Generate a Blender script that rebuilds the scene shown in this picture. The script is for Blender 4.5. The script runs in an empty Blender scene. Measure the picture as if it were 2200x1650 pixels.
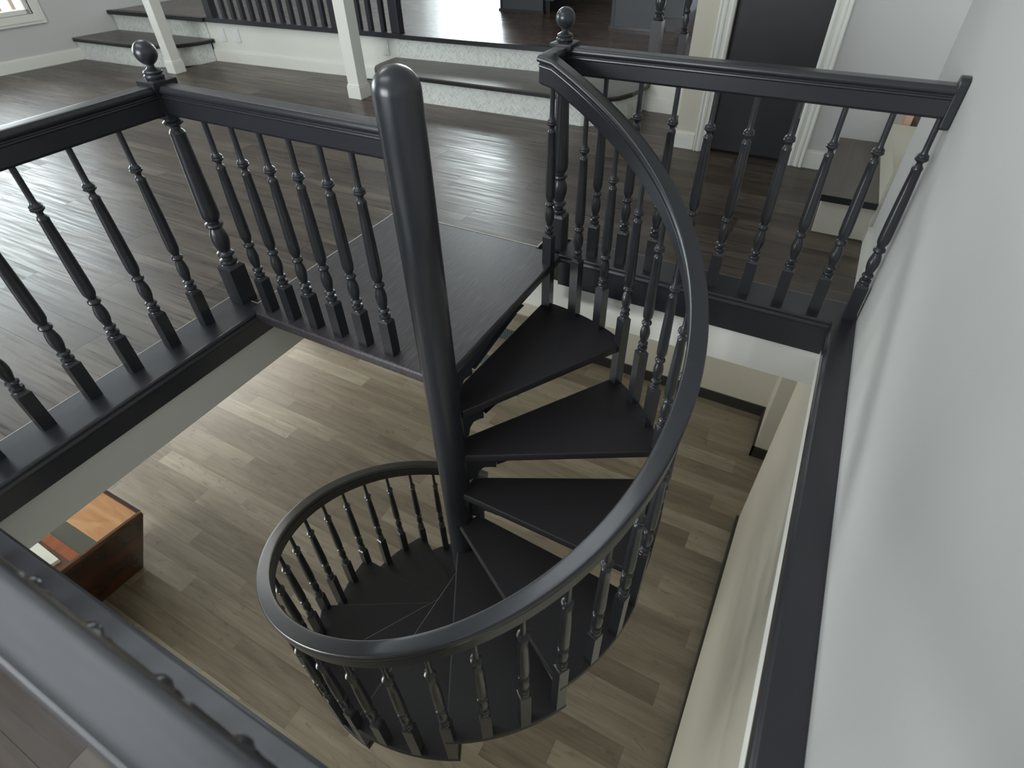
import bpy, math, random
from math import sin, cos, pi, radians, atan2, sqrt
from mathutils import Vector, Matrix

random.seed(7)
scn = bpy.context.scene
COL = scn.collection

# ------------------------------------------------------------------ camera
YAW, PITCH, ROLL = -0.5148, 0.7386, -0.0261
CAM = Vector((0.7523, -1.3978, 1.4278))
f = Vector((sin(YAW) * cos(PITCH), cos(YAW) * cos(PITCH), -sin(PITCH)))
r = Vector((cos(YAW), -sin(YAW), 0.0))
u = r.cross(f)
rr = r * cos(ROLL) + u * sin(ROLL)
uu = -r * sin(ROLL) + u * cos(ROLL)
cd = bpy.data.cameras.new('camera')
cam = bpy.data.objects.new('camera', cd)
COL.objects.link(cam)
m = Matrix((rr, uu, -f)).transposed().to_4x4()
m.translation = CAM
cam.matrix_world = m
cd.sensor_fit = 'HORIZONTAL'
cd.sensor_width = 36.0
cd.lens = 36.0 * 1216.9 / 2200.0
cd.clip_start = 0.02
cd.clip_end = 200
cd.dof.use_dof = True
cd.dof.focus_distance = 2.5
cd.dof.aperture_fstop = 2.8
scn.camera = cam

# ------------------------------------------------------------------ colour management, world
scn.view_settings.view_transform = 'Standard'
scn.view_settings.look = 'None'
scn.view_settings.gamma = 1.0
scn.view_settings.use_curve_mapping = False
scn.view_settings.exposure = 0.28

w = bpy.data.worlds.new('daylight')
scn.world = w
w.use_nodes = True
bg = w.node_tree.nodes['Background']
bg.inputs['Color'].default_value = (0.86, 0.93, 1.0, 1)
bg.inputs['Strength'].default_value = 2.6


def area(name, loc, target, sx, sy, power, col=(1, 1, 1)):
    d = bpy.data.lights.new(name, 'AREA')
    d.shape = 'RECTANGLE'
    d.size, d.size_y = sx, sy
    d.energy = power
    d.color = col
    o = bpy.data.objects.new(name, d)
    COL.objects.link(o)
    o.location = loc
    dirv = (Vector(target) - Vector(loc)).normalized()
    o.rotation_euler = dirv.to_track_quat('-Z', 'Y').to_euler()
    return o


# daylight coming in at the real window openings (see the walls below)
DAY = (0.92, 0.96, 1.0)
area('window_daylight_left', (-8.25, 0.6, 1.35), (0, 0.3, 0.4), 3.2, 1.8, 145, DAY)
area('window_daylight_back', (-6.0, 8.0, 1.9), (-2.5, 2.0, 0.4), 3.6, 2.9, 430, DAY)
area('window_daylight_near', (-2.2, -4.75, 1.5), (-0.6, 1.0, 0.2), 3.0, 1.8, 160, (0.95, 0.97, 1.0))
area('window_daylight_lower', (-5.2, -4.4, -1.9), (-1.4, -0.2, -3.1), 2.4, 1.5, 185, (0.97, 1.0, 0.95))
area('window_daylight_lower_back', (-6.2, 2.4, -1.9), (-1.5, 1.2, -3.1), 2.2, 1.4, 30, (1.0, 0.95, 0.88))
# added fill lights under both ceilings, without fixtures, and a skylight
area('fill_light_back', (-3.6, 1.4, 3.5), (-3.6, 2.2, 0), 1.4, 1.4, 34, (1.0, 0.97, 0.92))  # unseen fill added to brighten the knee wall and posts
area('skylight_daylight', (-2.1, -1.45, 3.55), (-2.1, -1.44, 0), 2.6, 0.9, 26, (0.88, 0.94, 1.0))
area('fill_light_lower', (0.3, 2.5, -0.42), (0.3, 2.5, -3), 0.6, 0.6, 2, (1.0, 0.93, 0.82))  # weak ambient fill added for the lower level


# ------------------------------------------------------------------ materials
def lin(c):
    return tuple(((x / 255) / 12.92 if x / 255 <= 0.04045 else ((x / 255 + 0.055) / 1.055) ** 2.4) for x in c)


def mat(name, rgb, rough=0.5, metal=0.0, spec=0.5, coat=0.0):
    mt = bpy.data.materials.new(name)
    mt.use_nodes = True
    b = mt.node_tree.nodes['Principled BSDF']
    b.inputs['Base Color'].default_value = (*lin(rgb), 1)
    b.inputs['Roughness'].default_value = rough
    b.inputs['Metallic'].default_value = metal
    b.inputs['Specular IOR Level'].default_value = spec
    if coat:
        b.inputs['Coat Weight'].default_value = coat
        b.inputs['Coat Roughness'].default_value = 0.15
    return mt


def N(mt, typ, **kw):
    n = mt.node_tree.nodes.new(typ)
    for k, v in kw.items():
        if k.startswith('i_'):
            n.inputs[k[2:].replace('_', ' ')].default_value = v
        else:
            setattr(n, k, v)
    return n


def L(mt, a, ao, b, bi):
    mt.node_tree.links.new(a.outputs[ao], b.inputs[bi])


def ramp(mt, stops):
    n = mt.node_tree.nodes.new('ShaderNodeValToRGB')
    el = n.color_ramp.elements
    while len(el) < len(stops):
        el.new(0.5)
    for e, (p, c) in zip(el, stops):
        e.position = p
        e.color = (*lin(c), 1)
    return n


def add_bump(mt, scale_xyz, strength, dist=0.002, detail=3.0, nscale=1.0, rough_var=0.0):
    b = mt.node_tree.nodes['Principled BSDF']
    g = N(mt, 'ShaderNodeNewGeometry')
    mp = N(mt, 'ShaderNodeMapping')
    mp.inputs['Scale'].default_value = scale_xyz
    no = N(mt, 'ShaderNodeTexNoise')
    no.inputs['Scale'].default_value = nscale
    no.inputs['Detail'].default_value = detail
    bp = N(mt, 'ShaderNodeBump')
    bp.inputs['Strength'].default_value = strength
    bp.inputs['Distance'].default_value = dist
    L(mt, g, 'Position', mp, 'Vector')
    L(mt, mp, 'Vector', no, 'Vector')
    L(mt, no, 'Fac', bp, 'Height')
    L(mt, bp, 'Normal', b, 'Normal')
    if rough_var:
        mr = N(mt, 'ShaderNodeMapRange')
        r0 = b.inputs['Roughness'].default_value
        mr.inputs['To Min'].default_value = r0 - rough_var
        mr.inputs['To Max'].default_value = r0 + rough_var
        L(mt, no, 'Fac', mr, 'Value')
        L(mt, mr, 'Result', b, 'Roughness')
    return no


def plank_mat(name, stops, grain_axis, rough, var, bump=0.25, dark=(60, 50, 40), knots=True, broad=6.0, fine=45.0, rvar=0.06):
    """planks: own tone per object, streaky grain along grain_axis (0 = x, 1 = y)"""
    mt = mat(name, (120, 110, 95), rough)
    b = mt.node_tree.nodes['Principled BSDF']
    g = N(mt, 'ShaderNodeNewGeometry')
    oi = N(mt, 'ShaderNodeObjectInfo')
    mul = N(mt, 'ShaderNodeMath', operation='MULTIPLY')
    mul.inputs[1].default_value = 37.0
    L(mt, oi, 'Random', mul, 0)
    cx = N(mt, 'ShaderNodeCombineXYZ')
    L(mt, mul, 'Value', cx, 'X')
    L(mt, mul, 'Value', cx, 'Z')
    va = N(mt, 'ShaderNodeVectorMath', operation='ADD')
    L(mt, g, 'Position', va, 0)
    L(mt, cx, 'Vector', va, 1)

    def stretched(a, c, detail, dist=0.0):
        mp = N(mt, 'ShaderNodeMapping')
        mp.inputs['Scale'].default_value = (a, c, c) if grain_axis == 0 else (c, a, c)
        no = N(mt, 'ShaderNodeTexNoise')
        no.inputs['Scale'].default_value = 1.0
        no.inputs['Detail'].default_value = detail
        no.inputs['Distortion'].default_value = dist
        L(mt, va, 'Vector', mp, 'Vector')
        L(mt, mp, 'Vector', no, 'Vector')
        return no
    n1 = stretched(1.1, broad, 4.0, 0.6)
    n2 = stretched(2.5, fine, 5.0, 0.3)
    # tone = random * var + broad * .. + fine * ..
    m1 = N(mt, 'ShaderNodeMath', operation='MULTIPLY_ADD')
    m1.inputs[1].default_value = var
    m1.inputs[2].default_value = 0.5 - var / 2 - 0.5
    L(mt, oi, 'Random', m1, 0)
    m2 = N(mt, 'ShaderNodeMath', operation='MULTIPLY_ADD')
    m2.inputs[1].default_value = 0.62
    L(mt, n1, 'Fac', m2, 0)
    L(mt, m1, 'Value', m2, 2)
    m3 = N(mt, 'ShaderNodeMath', operation='MULTIPLY_ADD')
    m3.inputs[1].default_value = 0.38
    L(mt, n2, 'Fac', m3, 0)
    L(mt, m2, 'Value', m3, 2)
    cr = ramp(mt, stops)
    L(mt, m3, 'Value', cr, 'Fac')
    last, lo = cr, 'Color'
    if knots:
        n3 = stretched(5.0, 14.0, 6.0, 1.6)
        kr = N(mt, 'ShaderNodeMapRange')
        kr.inputs['From Min'].default_value = 0.60
        kr.inputs['From Max'].default_value = 0.74
        kr.inputs['To Max'].default_value = 0.45
        L(mt, n3, 'Fac', kr, 'Value')
        mx = N(mt, 'ShaderNodeMix', data_type='RGBA')
        mx.inputs['B'].default_value = (*lin(dark), 1)
        L(mt, kr, 'Result', mx, 'Factor')
        L(mt, cr, 'Color', mx, 'A')
        last, lo = mx, 'Result'
    L(mt, last, lo, b, 'Base Color')
    bp = N(mt, 'ShaderNodeBump')
    bp.inputs['Strength'].default_value = bump
    bp.inputs['Distance'].default_value = 0.0015
    L(mt, n2, 'Fac', bp, 'Height')
    L(mt, bp, 'Normal', b, 'Normal')
    mr = N(mt, 'ShaderNodeMapRange')
    mr.inputs['From Min'].default_value = 0.3
    mr.inputs['From Max'].default_value = 0.7
    mr.inputs['To Min'].default_value = rough - rvar
    mr.inputs['To Max'].default_value = rough + rvar
    L(mt, n2, 'Fac', mr, 'Value')
    L(mt, mr, 'Result', b, 'Roughness')
    return mt


M = {}
M['paint'] = mat('charcoal_painted_wood', (44, 46, 51), 0.31, spec=0.5, coat=0.25)
add_bump(M['paint'], (9, 9, 9), 0.05, 0.001, 6.0, 3.0, 0.05)
M['paint_x'] = mat('charcoal_painted_wood_grain_x', (43, 44, 50), 0.33, coat=0.2)
add_bump(M['paint_x'], (6, 160, 160), 0.14, 0.0008, 4.0, 1.0, 0.06)
M['paint_y'] = mat('charcoal_painted_wood_grain_y', (43, 44, 50), 0.33, coat=0.2)
add_bump(M['paint_y'], (160, 6, 160), 0.14, 0.0008, 4.0, 1.0, 0.06)
M['landing'] = mat('dark_stained_oak', (60, 55, 58), 0.40, coat=0.1)
nl = add_bump(M['landing'], (230, 9, 60), 0.4, 0.0015, 5.0, 1.0, 0.06)
cr = ramp(M['landing'], [(0.3, (48, 44, 47)), (0.55, (64, 59, 63)), (0.75, (92, 88, 94))])
L(M['landing'], nl, 'Fac', cr, 'Fac')
L(M['landing'], cr, 'Color', M['landing'].node_tree.nodes['Principled BSDF'], 'Base Color')
M['tread'] = mat('black_brown_tread', (38, 36, 40), 0.5)
nt = add_bump(M['tread'], (30, 30, 30), 0.12, 0.002, 6.0, 1.0, 0.07)
M['steel'] = mat('black_steel', (48, 51, 56), 0.40, metal=0.0)
add_bump(M['steel'], (40, 40, 40), 0.05, 0.001, 3.0)
M['wall'] = mat('grey_wall_paint', (186, 186, 184), 0.75)
add_bump(M['wall'], (1, 1, 1), 0.12, 0.002, 5.0, 90.0)
M['cream'] = mat('cream_wall_paint', (190, 186, 172), 0.7)
add_bump(M['cream'], (1, 1, 1), 0.08, 0.002, 4.0, 90.0)
M['white'] = mat('white_trim_paint', (215, 216, 208), 0.45)
add_bump(M['white'], (1, 1, 1), 0.03, 0.001, 2.0, 60.0)
M['drywall'] = mat('white_drywall_return', (214, 214, 208), 0.7)
add_bump(M['drywall'], (1, 1, 1), 0.08, 0.002, 4.0, 70.0)
M['ceiling'] = mat('ceiling_paint', (225, 225, 220), 0.85)
add_bump(M['ceiling'], (1, 1, 1), 0.1, 0.002, 4.0, 80.0)
M['sub'] = mat('subfloor', (45, 38, 32), 0.8)
add_bump(M['sub'], (1, 1, 1), 0.1, 0.002, 3.0, 40.0)
M['plank_up'] = plank_mat('dark_floor_plank', [(0.2, (38, 30, 25)), (0.42, (59, 49, 42)), (0.58, (77, 67, 58)), (0.8, (106, 97, 88))], 0, 0.37, 0.20, 0.2, (45, 36, 30), knots=False, broad=9.0, fine=60.0, rvar=0.13)
M['plank_low'] = plank_mat('taupe_floor_plank', [(0.15, (104, 94, 80)), (0.42, (132, 122, 106)), (0.62, (150, 141, 124)), (0.9, (176, 168, 150))], 0, 0.38, 0.40, 0.25, (86, 74, 60), broad=9.0, fine=42.0)
M['plank_plat'] = plank_mat('dark_platform_plank', [(0.15, (36, 26, 22)), (0.45, (58, 44, 37)), (0.85, (88, 72, 62))], 0, 0.25, 0.20, 0.10, (30, 24, 20), knots=False, broad=9.0, fine=60.0)
M['step_wood'] = plank_mat('grey_brown_step_wood', [(0.15, (52, 46, 42)), (0.5, (80, 74, 68)), (0.9, (104, 98, 90))], 1, 0.36, 0.2, 0.25, knots=False, broad=14.0, fine=60.0)
M['step_wood_x'] = plank_mat('grey_brown_step_wood_x', [(0.15, (50, 46, 43)), (0.5, (76, 71, 66)), (0.9, (98, 93, 86))], 0, 0.34, 0.2, 0.25, knots=False, broad=14.0, fine=60.0)
M['nosing'] = mat('black_step_nosing', (30, 31, 33), 0.35)
add_bump(M['nosing'], (10, 100, 100), 0.2, 0.001)
M['caulk'] = mat('pale_floor_joint_strip', (185, 180, 172), 0.5)
add_bump(M['caulk'], (40, 40, 40), 0.3, 0.001)
M['black_bb'] = mat('black_baseboard_paint', (44, 44, 42), 0.4)
add_bump(M['black_bb'], (20, 20, 20), 0.1, 0.001)
M['door'] = mat('black_door_paint', (40, 42, 45), 0.45)
add_bump(M['door'], (60, 60, 3), 0.12, 0.001)
M['cabinet'] = mat('dark_slate_cabinet_paint', (58, 62, 66), 0.42)
add_bump(M['cabinet'], (30, 30, 30), 0.06, 0.001)
M['metal'] = mat('satin_nickel', (190, 188, 182), 0.28, metal=1.0)
add_bump(M['metal'], (60, 60, 60), 0.03, 0.001)
M['plate'] = mat('white_plastic', (214, 216, 214), 0.35)
add_bump(M['plate'], (60, 60, 60), 0.02, 0.001)
M['pine'] = mat('raw_pine', (188, 150, 124), 0.55)
add_bump(M['pine'], (120, 120, 8), 0.2, 0.001)
M['picket'] = mat('weathered_deck_wood', (150, 132, 122), 0.8)
add_bump(M['picket'], (60, 60, 8), 0.3, 0.002)
M['deck'] = mat('pale_deck', (220, 222, 222), 0.8)
add_bump(M['deck'], (10, 10, 10), 0.2, 0.002)


def wood_mat(name, stops, scale=(4, 30, 30), rough=0.35, band=True):
    mt = mat(name, (120, 80, 50), rough)
    n = add_bump(mt, scale, 0.15, 0.001, 6.0, 1.0, 0.05)
    n.inputs['Distortion'].default_value = 1.5
    c = ramp(mt, stops)
    L(mt, n, 'Fac', c, 'Fac')
    L(mt, c, 'Color', mt.node_tree.nodes['Principled BSDF'], 'Base Color')
    return mt


M['walnut'] = wood_mat('red_brown_veneer', [(0.3, (32, 14, 9)), (0.5, (52, 23, 12)), (0.62, (84, 36, 16)), (0.8, (112, 50, 22))], (1.4, 2.0, 3.0), 0.28)
M['rimwood'] = wood_mat('worn_brown_edge', [(0.3, (70, 44, 28)), (0.7, (120, 84, 56))], (30, 5, 30), 0.4)
M['maple'] = wood_mat('honey_wood', [(0.25, (190, 128, 76)), (0.7, (222, 172, 124))], (3, 8, 8), 0.4)
M['orange'] = wood_mat('orange_wood', [(0.3, (150, 78, 38)), (0.7, (182, 104, 58))], (20, 3, 20), 0.4)
M['smoke'] = mat('smoked_glass_insert', (92, 92, 84), 0.15)
add_bump(M['smoke'], (4, 4, 4), 0.02, 0.001)
M['paper'] = mat('white_paper', (240, 240, 228), 0.7)
add_bump(M['paper'], (30, 30, 30), 0.1, 0.001)
M['green'] = mat('green_plastic', (40, 130, 70), 0.4)
add_bump(M['green'], (30, 30, 30), 0.1, 0.001)
M['brownbit'] = mat('brown_plastic', (110, 60, 40), 0.4)
add_bump(M['brownbit'], (30, 30, 30), 0.1, 0.001)


def marble():
    """small herringbone mosaic, tiles too small to tell apart: flat colour and faint joints only"""
    mt = mat('herringbone_marble', (205, 208, 202), 0.3)
    b = mt.node_tree.nodes['Principled BSDF']
    g = N(mt, 'ShaderNodeNewGeometry')
    sp = N(mt, 'ShaderNodeSeparateXYZ')
    L(mt, g, 'Position', sp, 'Vector')
    # zig-zag coordinate: z + |frac(x/p)-.5|*p
    su = N(mt, 'ShaderNodeMath', operation='ADD')
    L(mt, sp, 'X', su, 0)
    L(mt, sp, 'Y', su, 1)
    pp = N(mt, 'ShaderNodeMath', operation='PINGPONG')
    pp.inputs[1].default_value = 0.024
    L(mt, su, 'Value', pp, 0)
    ad = N(mt, 'ShaderNodeMath', operation='ADD')
    L(mt, pp, 'Value', ad, 0)
    L(mt, sp, 'Z', ad, 1)
    cx = N(mt, 'ShaderNodeCombineXYZ')
    fl1 = N(mt, 'ShaderNodeMath', operation='DIVIDE')
    fl1.inputs[1].default_value = 0.024
    L(mt, su, 'Value', fl1, 0)
    f1 = N(mt, 'ShaderNodeMath', operation='FLOOR')
    L(mt, fl1, 'Value', f1, 0)
    fl2 = N(mt, 'ShaderNodeMath', operation='DIVIDE')
    fl2.inputs[1].default_value = 0.011
    L(mt, ad, 'Value', fl2, 0)
    f2 = N(mt, 'ShaderNodeMath', operation='FLOOR')
    L(mt, fl2, 'Value', f2, 0)
    L(mt, f1, 'Value', cx, 'X')
    L(mt, f2, 'Value', cx, 'Y')
    wn = N(mt, 'ShaderNodeTexWhiteNoise', noise_dimensions='3D')
    L(mt, cx, 'Vector', wn, 'Vector')
    cr = ramp(mt, [(0.0, (184, 187, 183)), (0.3, (205, 208, 203)), (1.0, (217, 220, 215))])
    L(mt, wn, 'Value', cr, 'Fac')
    L(mt, cr, 'Color', b, 'Base Color')
    return mt


M['marble'] = marble()


def ribbed():
    mt = mat('ribbed_grey_metal', (140, 152, 158), 0.35, metal=0.6)
    add_bump(mt, (30, 30, 30), 0.05, 0.001)
    return mt


M['ribbed'] = ribbed()


def glass():
    mt = bpy.data.materials.new('window_glass')
    mt.use_nodes = True
    nt_ = mt.node_tree
    for n in list(nt_.nodes):
        nt_.nodes.remove(n)
    out = nt_.nodes.new('ShaderNodeOutputMaterial')
    tr = nt_.nodes.new('ShaderNodeBsdfTransparent')
    tr.inputs['Color'].default_value = (0.95, 0.98, 0.97, 1)
    gl = nt_.nodes.new('ShaderNodeBsdfGlossy')
    gl.inputs['Roughness'].default_value = 0.02
    fr = nt_.nodes.new('ShaderNodeFresnel')
    fr.inputs['IOR'].default_value = 1.3
    mx = nt_.nodes.new('ShaderNodeMixShader')
    nt_.links.new(fr.outputs[0], mx.inputs[0])
    nt_.links.new(tr.outputs[0], mx.inputs[1])
    nt_.links.new(gl.outputs[0], mx.inputs[2])
    nt_.links.new(mx.outputs[0], out.inputs[0])
    return mt


M['glass'] = glass()


# ------------------------------------------------------------------ mesh helpers
class MB:
    def __init__(s):
        s.v, s.f = [], []

    def add(s, verts, faces):
        o = len(s.v)
        s.v += [tuple(p) for p in verts]
        s.f += [tuple(i + o for i in q) for q in faces]
        return s

    def box(s, x0, x1, y0, y1, z0, z1, M4=None):
        vs = [(x0, y0, z0), (x1, y0, z0), (x1, y1, z0), (x0, y1, z0), (x0, y0, z1), (x1, y0, z1), (x1, y1, z1), (x0, y1, z1)]
        if M4:
            vs = [tuple(M4 @ Vector(p)) for p in vs]
        return s.add(vs, [(0, 3, 2, 1), (4, 5, 6, 7), (0, 1, 5, 4), (1, 2, 6, 5), (2, 3, 7, 6), (3, 0, 4, 7)])

    def prism(s, poly, z0, z1):
        """vertical prism from a counter-clockwise xy polygon"""
        n = len(poly)
        vs = [(x, y, z0) for x, y in poly] + [(x, y, z1) for x, y in poly]
        fs = [tuple(reversed(range(n))), tuple(range(n, 2 * n))]
        fs += [(i, (i + 1) % n, n + (i + 1) % n, n + i) for i in range(n)]
        return s.add(vs, fs)

    def lathe(s, prof, cx=0, cy=0, seg=14, cap=True):
        """prof: list of (radius, z) from bottom to top"""
        k = len(prof)
        vs = [(cx + rad * cos(2 * pi * j / seg), cy + rad * sin(2 * pi * j / seg), z) for rad, z in prof for j in range(seg)]
        fs = [(i * seg + j, i * seg + (j + 1) % seg, (i + 1) * seg + (j + 1) % seg, (i + 1) * seg + j) for i in range(k - 1) for j in range(seg)]
        if cap:
            fs += [tuple(reversed(range(seg))), tuple(range((k - 1) * seg, k * seg))]
        return s.add(vs, fs)

    def sweep(s, rings, closed_ring=True, caps=True):
        k, n = len(rings), len(rings[0])
        vs = [p for rg in rings for p in rg]
        fs = []
        for i in range(k - 1):
            for j in range(n if closed_ring else n - 1):
                fs.append((i * n + j, i * n + (j + 1) % n, (i + 1) * n + (j + 1) % n, (i + 1) * n + j))
        if caps:
            fs += [tuple(reversed(range(n))), tuple(range((k - 1) * n, k * n))]
        return s.add(vs, fs)

    def mesh(s, name, smooth=None):
        me = bpy.data.meshes.new(name)
        me.from_pydata(s.v, [], s.f)
        me.update()
        import bmesh
        b = bmesh.new()
        b.from_mesh(me)
        bmesh.ops.recalc_face_normals(b, faces=b.faces)
        b.to_mesh(me)
        b.free()
        if smooth:
            for p in me.polygons:
                p.use_smooth = True
            me.set_sharp_from_angle(angle=radians(smooth))
        return me


def link(name, me, mt, parent=None, loc=None, rz=None, scale=None, bevel=0):
    o = bpy.data.objects.new(name, me)
    COL.objects.link(o)
    if mt and not me.materials:
        me.materials.append(mt)
    if parent:
        o.parent = parent
    if loc:
        o.location = loc
    if rz is not None:
        o.rotation_euler = (0, 0, rz)
    if scale:
        o.scale = scale
    if name in ('handrail', 'curved_handrail', 'landing_board', 'tread') or name.startswith('trim_'):
        wn_ = o.modifiers.new('flat_faces', 'WEIGHTED_NORMAL')
        wn_.keep_sharp = True
        wn_.weight = 60
    if bevel:
        bv = o.modifiers.new('bevel', 'BEVEL')
        bv.width = bevel
        bv.segments = 2
        bv.limit_method = 'ANGLE'
        bv.angle_limit = radians(40)
    return o


def build(name, mb, mt, parent=None, smooth=None, bevel=0, **kw):
    return link(name, mb.mesh(name, smooth), mt, parent, bevel=bevel, **kw)


def thing(name, label, cat, loc=(0, 0, 0), rz=0, group=None):
    o = bpy.data.objects.new(name, None)
    o.empty_display_size = 0.1
    COL.objects.link(o)
    o.location = loc
    o.rotation_euler = (0, 0, rz)
    o['label'] = label
    o['category'] = cat
    if group:
        o['group'] = group
    return o


def tag(o, label, cat, group=None, kind=None):
    if label:
        o['label'] = label
    if cat:
        o['category'] = cat
    if group:
        o['group'] = group
    if kind:
        o['kind'] = kind
    return o


def struct(name, mb, mt, label=None, **kw):
    o = build(name, mb, mt, **kw)
    o['kind'] = 'structure'
    if label:
        o['label'] = label
    return o


# ------------------------------------------------------------------ measured layout
XL, XR, YF, YN = -1.25, 0.985, 0.917, -1.305       # stair opening, upper floor at z = 0
RISE = 0.2397
ZLOW = -13 * RISE                                  # lower floor
PX, PY, RB = -0.3074, -0.0896, 0.9085              # centre pole, baluster circle
ALPHA = 1.69
Z0 = 0.9055
SLOPE = RISE / (pi / 6)
ZP = 0.385                                         # raised platform


def xw(y):                                         # right wall is a little out of square
    return 1.094 - 0.0215 * y


def yk(x):                                         # knee wall under the platform edge
    return 2.975 + 0.062 * (x + 5.15)


def xl(y):                                         # left wall of the room
    return -6.586 + (y - 2.41) * 0.16


# ------------------------------------------------------------------ floors: slabs, then planks one by one
fl = MB()
fl.box(-8.2, XL - 0.02, -5.0, 3.6, -0.27, -0.012)
fl.box(XL - 0.02, 1.6, -5.0, YN - 0.02, -0.27, -0.012)
fl.box(XL - 0.02, 1.6, YF + 0.02, 3.9, -0.27, -0.012)
fl.box(1.058, 1.6, YN - 0.02, YF + 0.02, -0.27, -0.012)
floor_up = struct('floor', fl, M['sub'], 'dark grey-brown plank floor of the upper level around the stair opening')

unit = MB().box(-0.5, 0.5, -0.5, 0.5, -0.5, 0.5)
unit_mesh = {}


def plank_rows(parent, mt, key, x0, x1, y0, y1, width, length, ztop, thick, spans, phase=0.0, gap=0.0009, joints=None, name='floor_plank'):
    """rows run along x; spans(ya, yb) -> list of (xa, xb) that this row may cover"""
    me = unit_mesh.get(key)
    if me is None:
        me = unit.mesh('plank_' + key)
        me.materials.append(mt)
        unit_mesh[key] = me
    count = 0
    k0 = math.floor((y0 - phase) / width)
    k = k0
    while phase + k * width < y1:
        ya, yb = max(phase + k * width, y0), min(phase + (k + 1) * width, y1)
        off = joints(k) if joints else random.uniform(0, length)
        if yb - ya > 0.012:
            for xa, xb in spans(ya, yb):
                xs = [xa]
                q = math.floor((xa - off) / length) + 1
                while off + q * length < xb - 0.06:
                    if off + q * length > xa + 0.06:
                        xs.append(off + q * length)
                    q += 1
                xs.append(xb)
                for a, b_ in zip(xs[:-1], xs[1:]):
                    zj = random.uniform(0, 0.0004)
                    link(name, me, None, parent, loc=((a + b_) / 2, (ya + yb) / 2, ztop - thick / 2 - zj), scale=(b_ - a - gap, yb - ya - gap, thick))
                    count += 1
        k += 1
    return count


def spans_up(ya, yb):
    ym = (ya + yb) / 2
    left = xl(ym) + 0.0
    if ym > 3.05:
        return [(-0.72, -0.19)]
    if ym > 2.62:
        return [(-5.2, -0.19)]
    right = xw(ym) if ym < 1.95 else 0.80
    if ya >= YF + 0.168:
        return [(left, right)]
    if ya >= YF + 0.02:
        return [(left, -0.40)]
    if ya >= -0.09:
        return [(left, -1.293)]
    if ya >= YN - 0.165:
        return [(left, -1.447)]
    return [(left, right)]


def split_spans(fn, cuts):
    return fn


# planks are laid on z = 0; rows are broken at the edges of the opening trim
W = 0.1735
for (a, b_) in ((-2.7, YN - 0.165), (YN - 0.165, -0.09), (-0.09, YF + 0.02), (YF + 0.02, YF + 0.168), (YF + 0.168, 2.62), (2.62, 3.05), (3.05, 3.25)):
    jl = {}
    plank_rows(floor_up, M['plank_up'], 'up', -8, 1.2, a, b_, W, 1.22, 0.0, 0.012, spans_up, phase=1.354 - 30 * W, joints=lambda k: (k * 0.447) % 1.22)

# lower floor
fl = MB().box(-7.2, 2.4, -5.2, 5.2, ZLOW - 0.15, ZLOW - 0.012)
floor_low = struct('floor_lower', fl, M['sub'], 'taupe plank floor of the lower level seen through the stair opening')


def spans_low(ya, yb):
    ym = (ya + yb) / 2
    if ym > 3.76:
        return [(-3.4, -2.0)]
    if ym > 3.10:
        return [(-2.15, 1.02)]
    if ym > 2.18:
        return [(-4.8, 1.75)]
    return [(-5.2, 1.09)]


plank_rows(floor_low, M['plank_low'], 'low', -5, 1.1, -1.9, 3.76, 0.174, 1.22, ZLOW, 0.012, spans_low, phase=0.0, joints=lambda k: -3.66 + (k * 0.4375) % 1.22)

# ------------------------------------------------------------------ stair opening trim
# profile points: (distance towards the opening, z); the top board runs outwards


def trim_profile(W_, H, fx=0.0):
    return [(-W_, -0.011), (-W_, 0.004), (-0.003, 0.004), (0.003, 0.003), (0.0085, -0.002), (0.0085, -0.008), (0.004, -0.0125), (0.0015, -0.0145),
            (0.0055, -0.018), (0.0115, -0.024), (0.0115, -0.030), (0.006, -0.036), (-0.001 + fx, -0.039), (-0.001 + fx, -H), (-0.02, -H), (-0.02, -0.011)]


def trim_side(p0, p1, inward, W_, H, m0=1, m1=1):
    """sweep along p0 -> p1; inward = unit vector to the opening; m0, m1: mitre ends"""
    p0, p1, inward = Vector(p0), Vector(p1), Vector(inward)
    d = (p1 - p0).normalized()
    rings = []
    for P, s_ in ((p0, m0), (p1, -m1)):
        rings.append([tuple(P + inward * a + d * (a * s_) + Vector((0, 0, z))) for a, z in trim_profile(W_, H)])
    return MB().sweep(rings)


XRF, XRN = 0.990, 1.033
t1 = struct('trim_1', trim_side((XL, YN, 0), (XL, -0.135, 0), (1, 0, 0), 0.195, 0.12, 1, 0), M['paint_y'],
            'charcoal edge board along the left side of the stair opening', smooth=30)
build('corner_filler', MB().box(-1.445, -1.2915, -0.1355, -0.0895, -0.011, 0.004), M['paint_y'], t1)
build('fascia_extension', MB().box(XL - 0.02, XL - 0.001, -0.1355, YF, -0.12, -0.050), M['paint_y'], t1)
t2 = struct('trim_2', trim_side((-0.27, YF, 0), (XRF, YF, 0), (0, -1, 0), 0.168, 0.172, 0, 1), M['paint_x'],
            'charcoal edge board along the far side of the stair opening', smooth=30)
rt = MB()
rings = []
for (xx, yy, sgn) in ((XRF, YF, 1), (XRN, YN, -1)):
    wd = xw(yy) - xx
    rings.append([(xx - a * (1 if a > 0 else 1), yy - abs(a) * 0 - sgn * a, z) if a > -0.1 else (xx + wd - 0.0005, yy + sgn * 0.09, z) for a, z in trim_profile(0.11, 0.14)])
rt.sweep(rings)
t3 = struct('trim_3', rt, M['paint_y'], 'charcoal edge board between the stair opening and the right wall', smooth=30)
t4 = struct('trim_4', trim_side((XL, YN, 0), (XRN, YN, 0), (0, 1, 0), 0.165, 0.12, 1, 1), M['paint_x'],
            'charcoal edge board along the near side of the stair opening', smooth=30)

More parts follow.
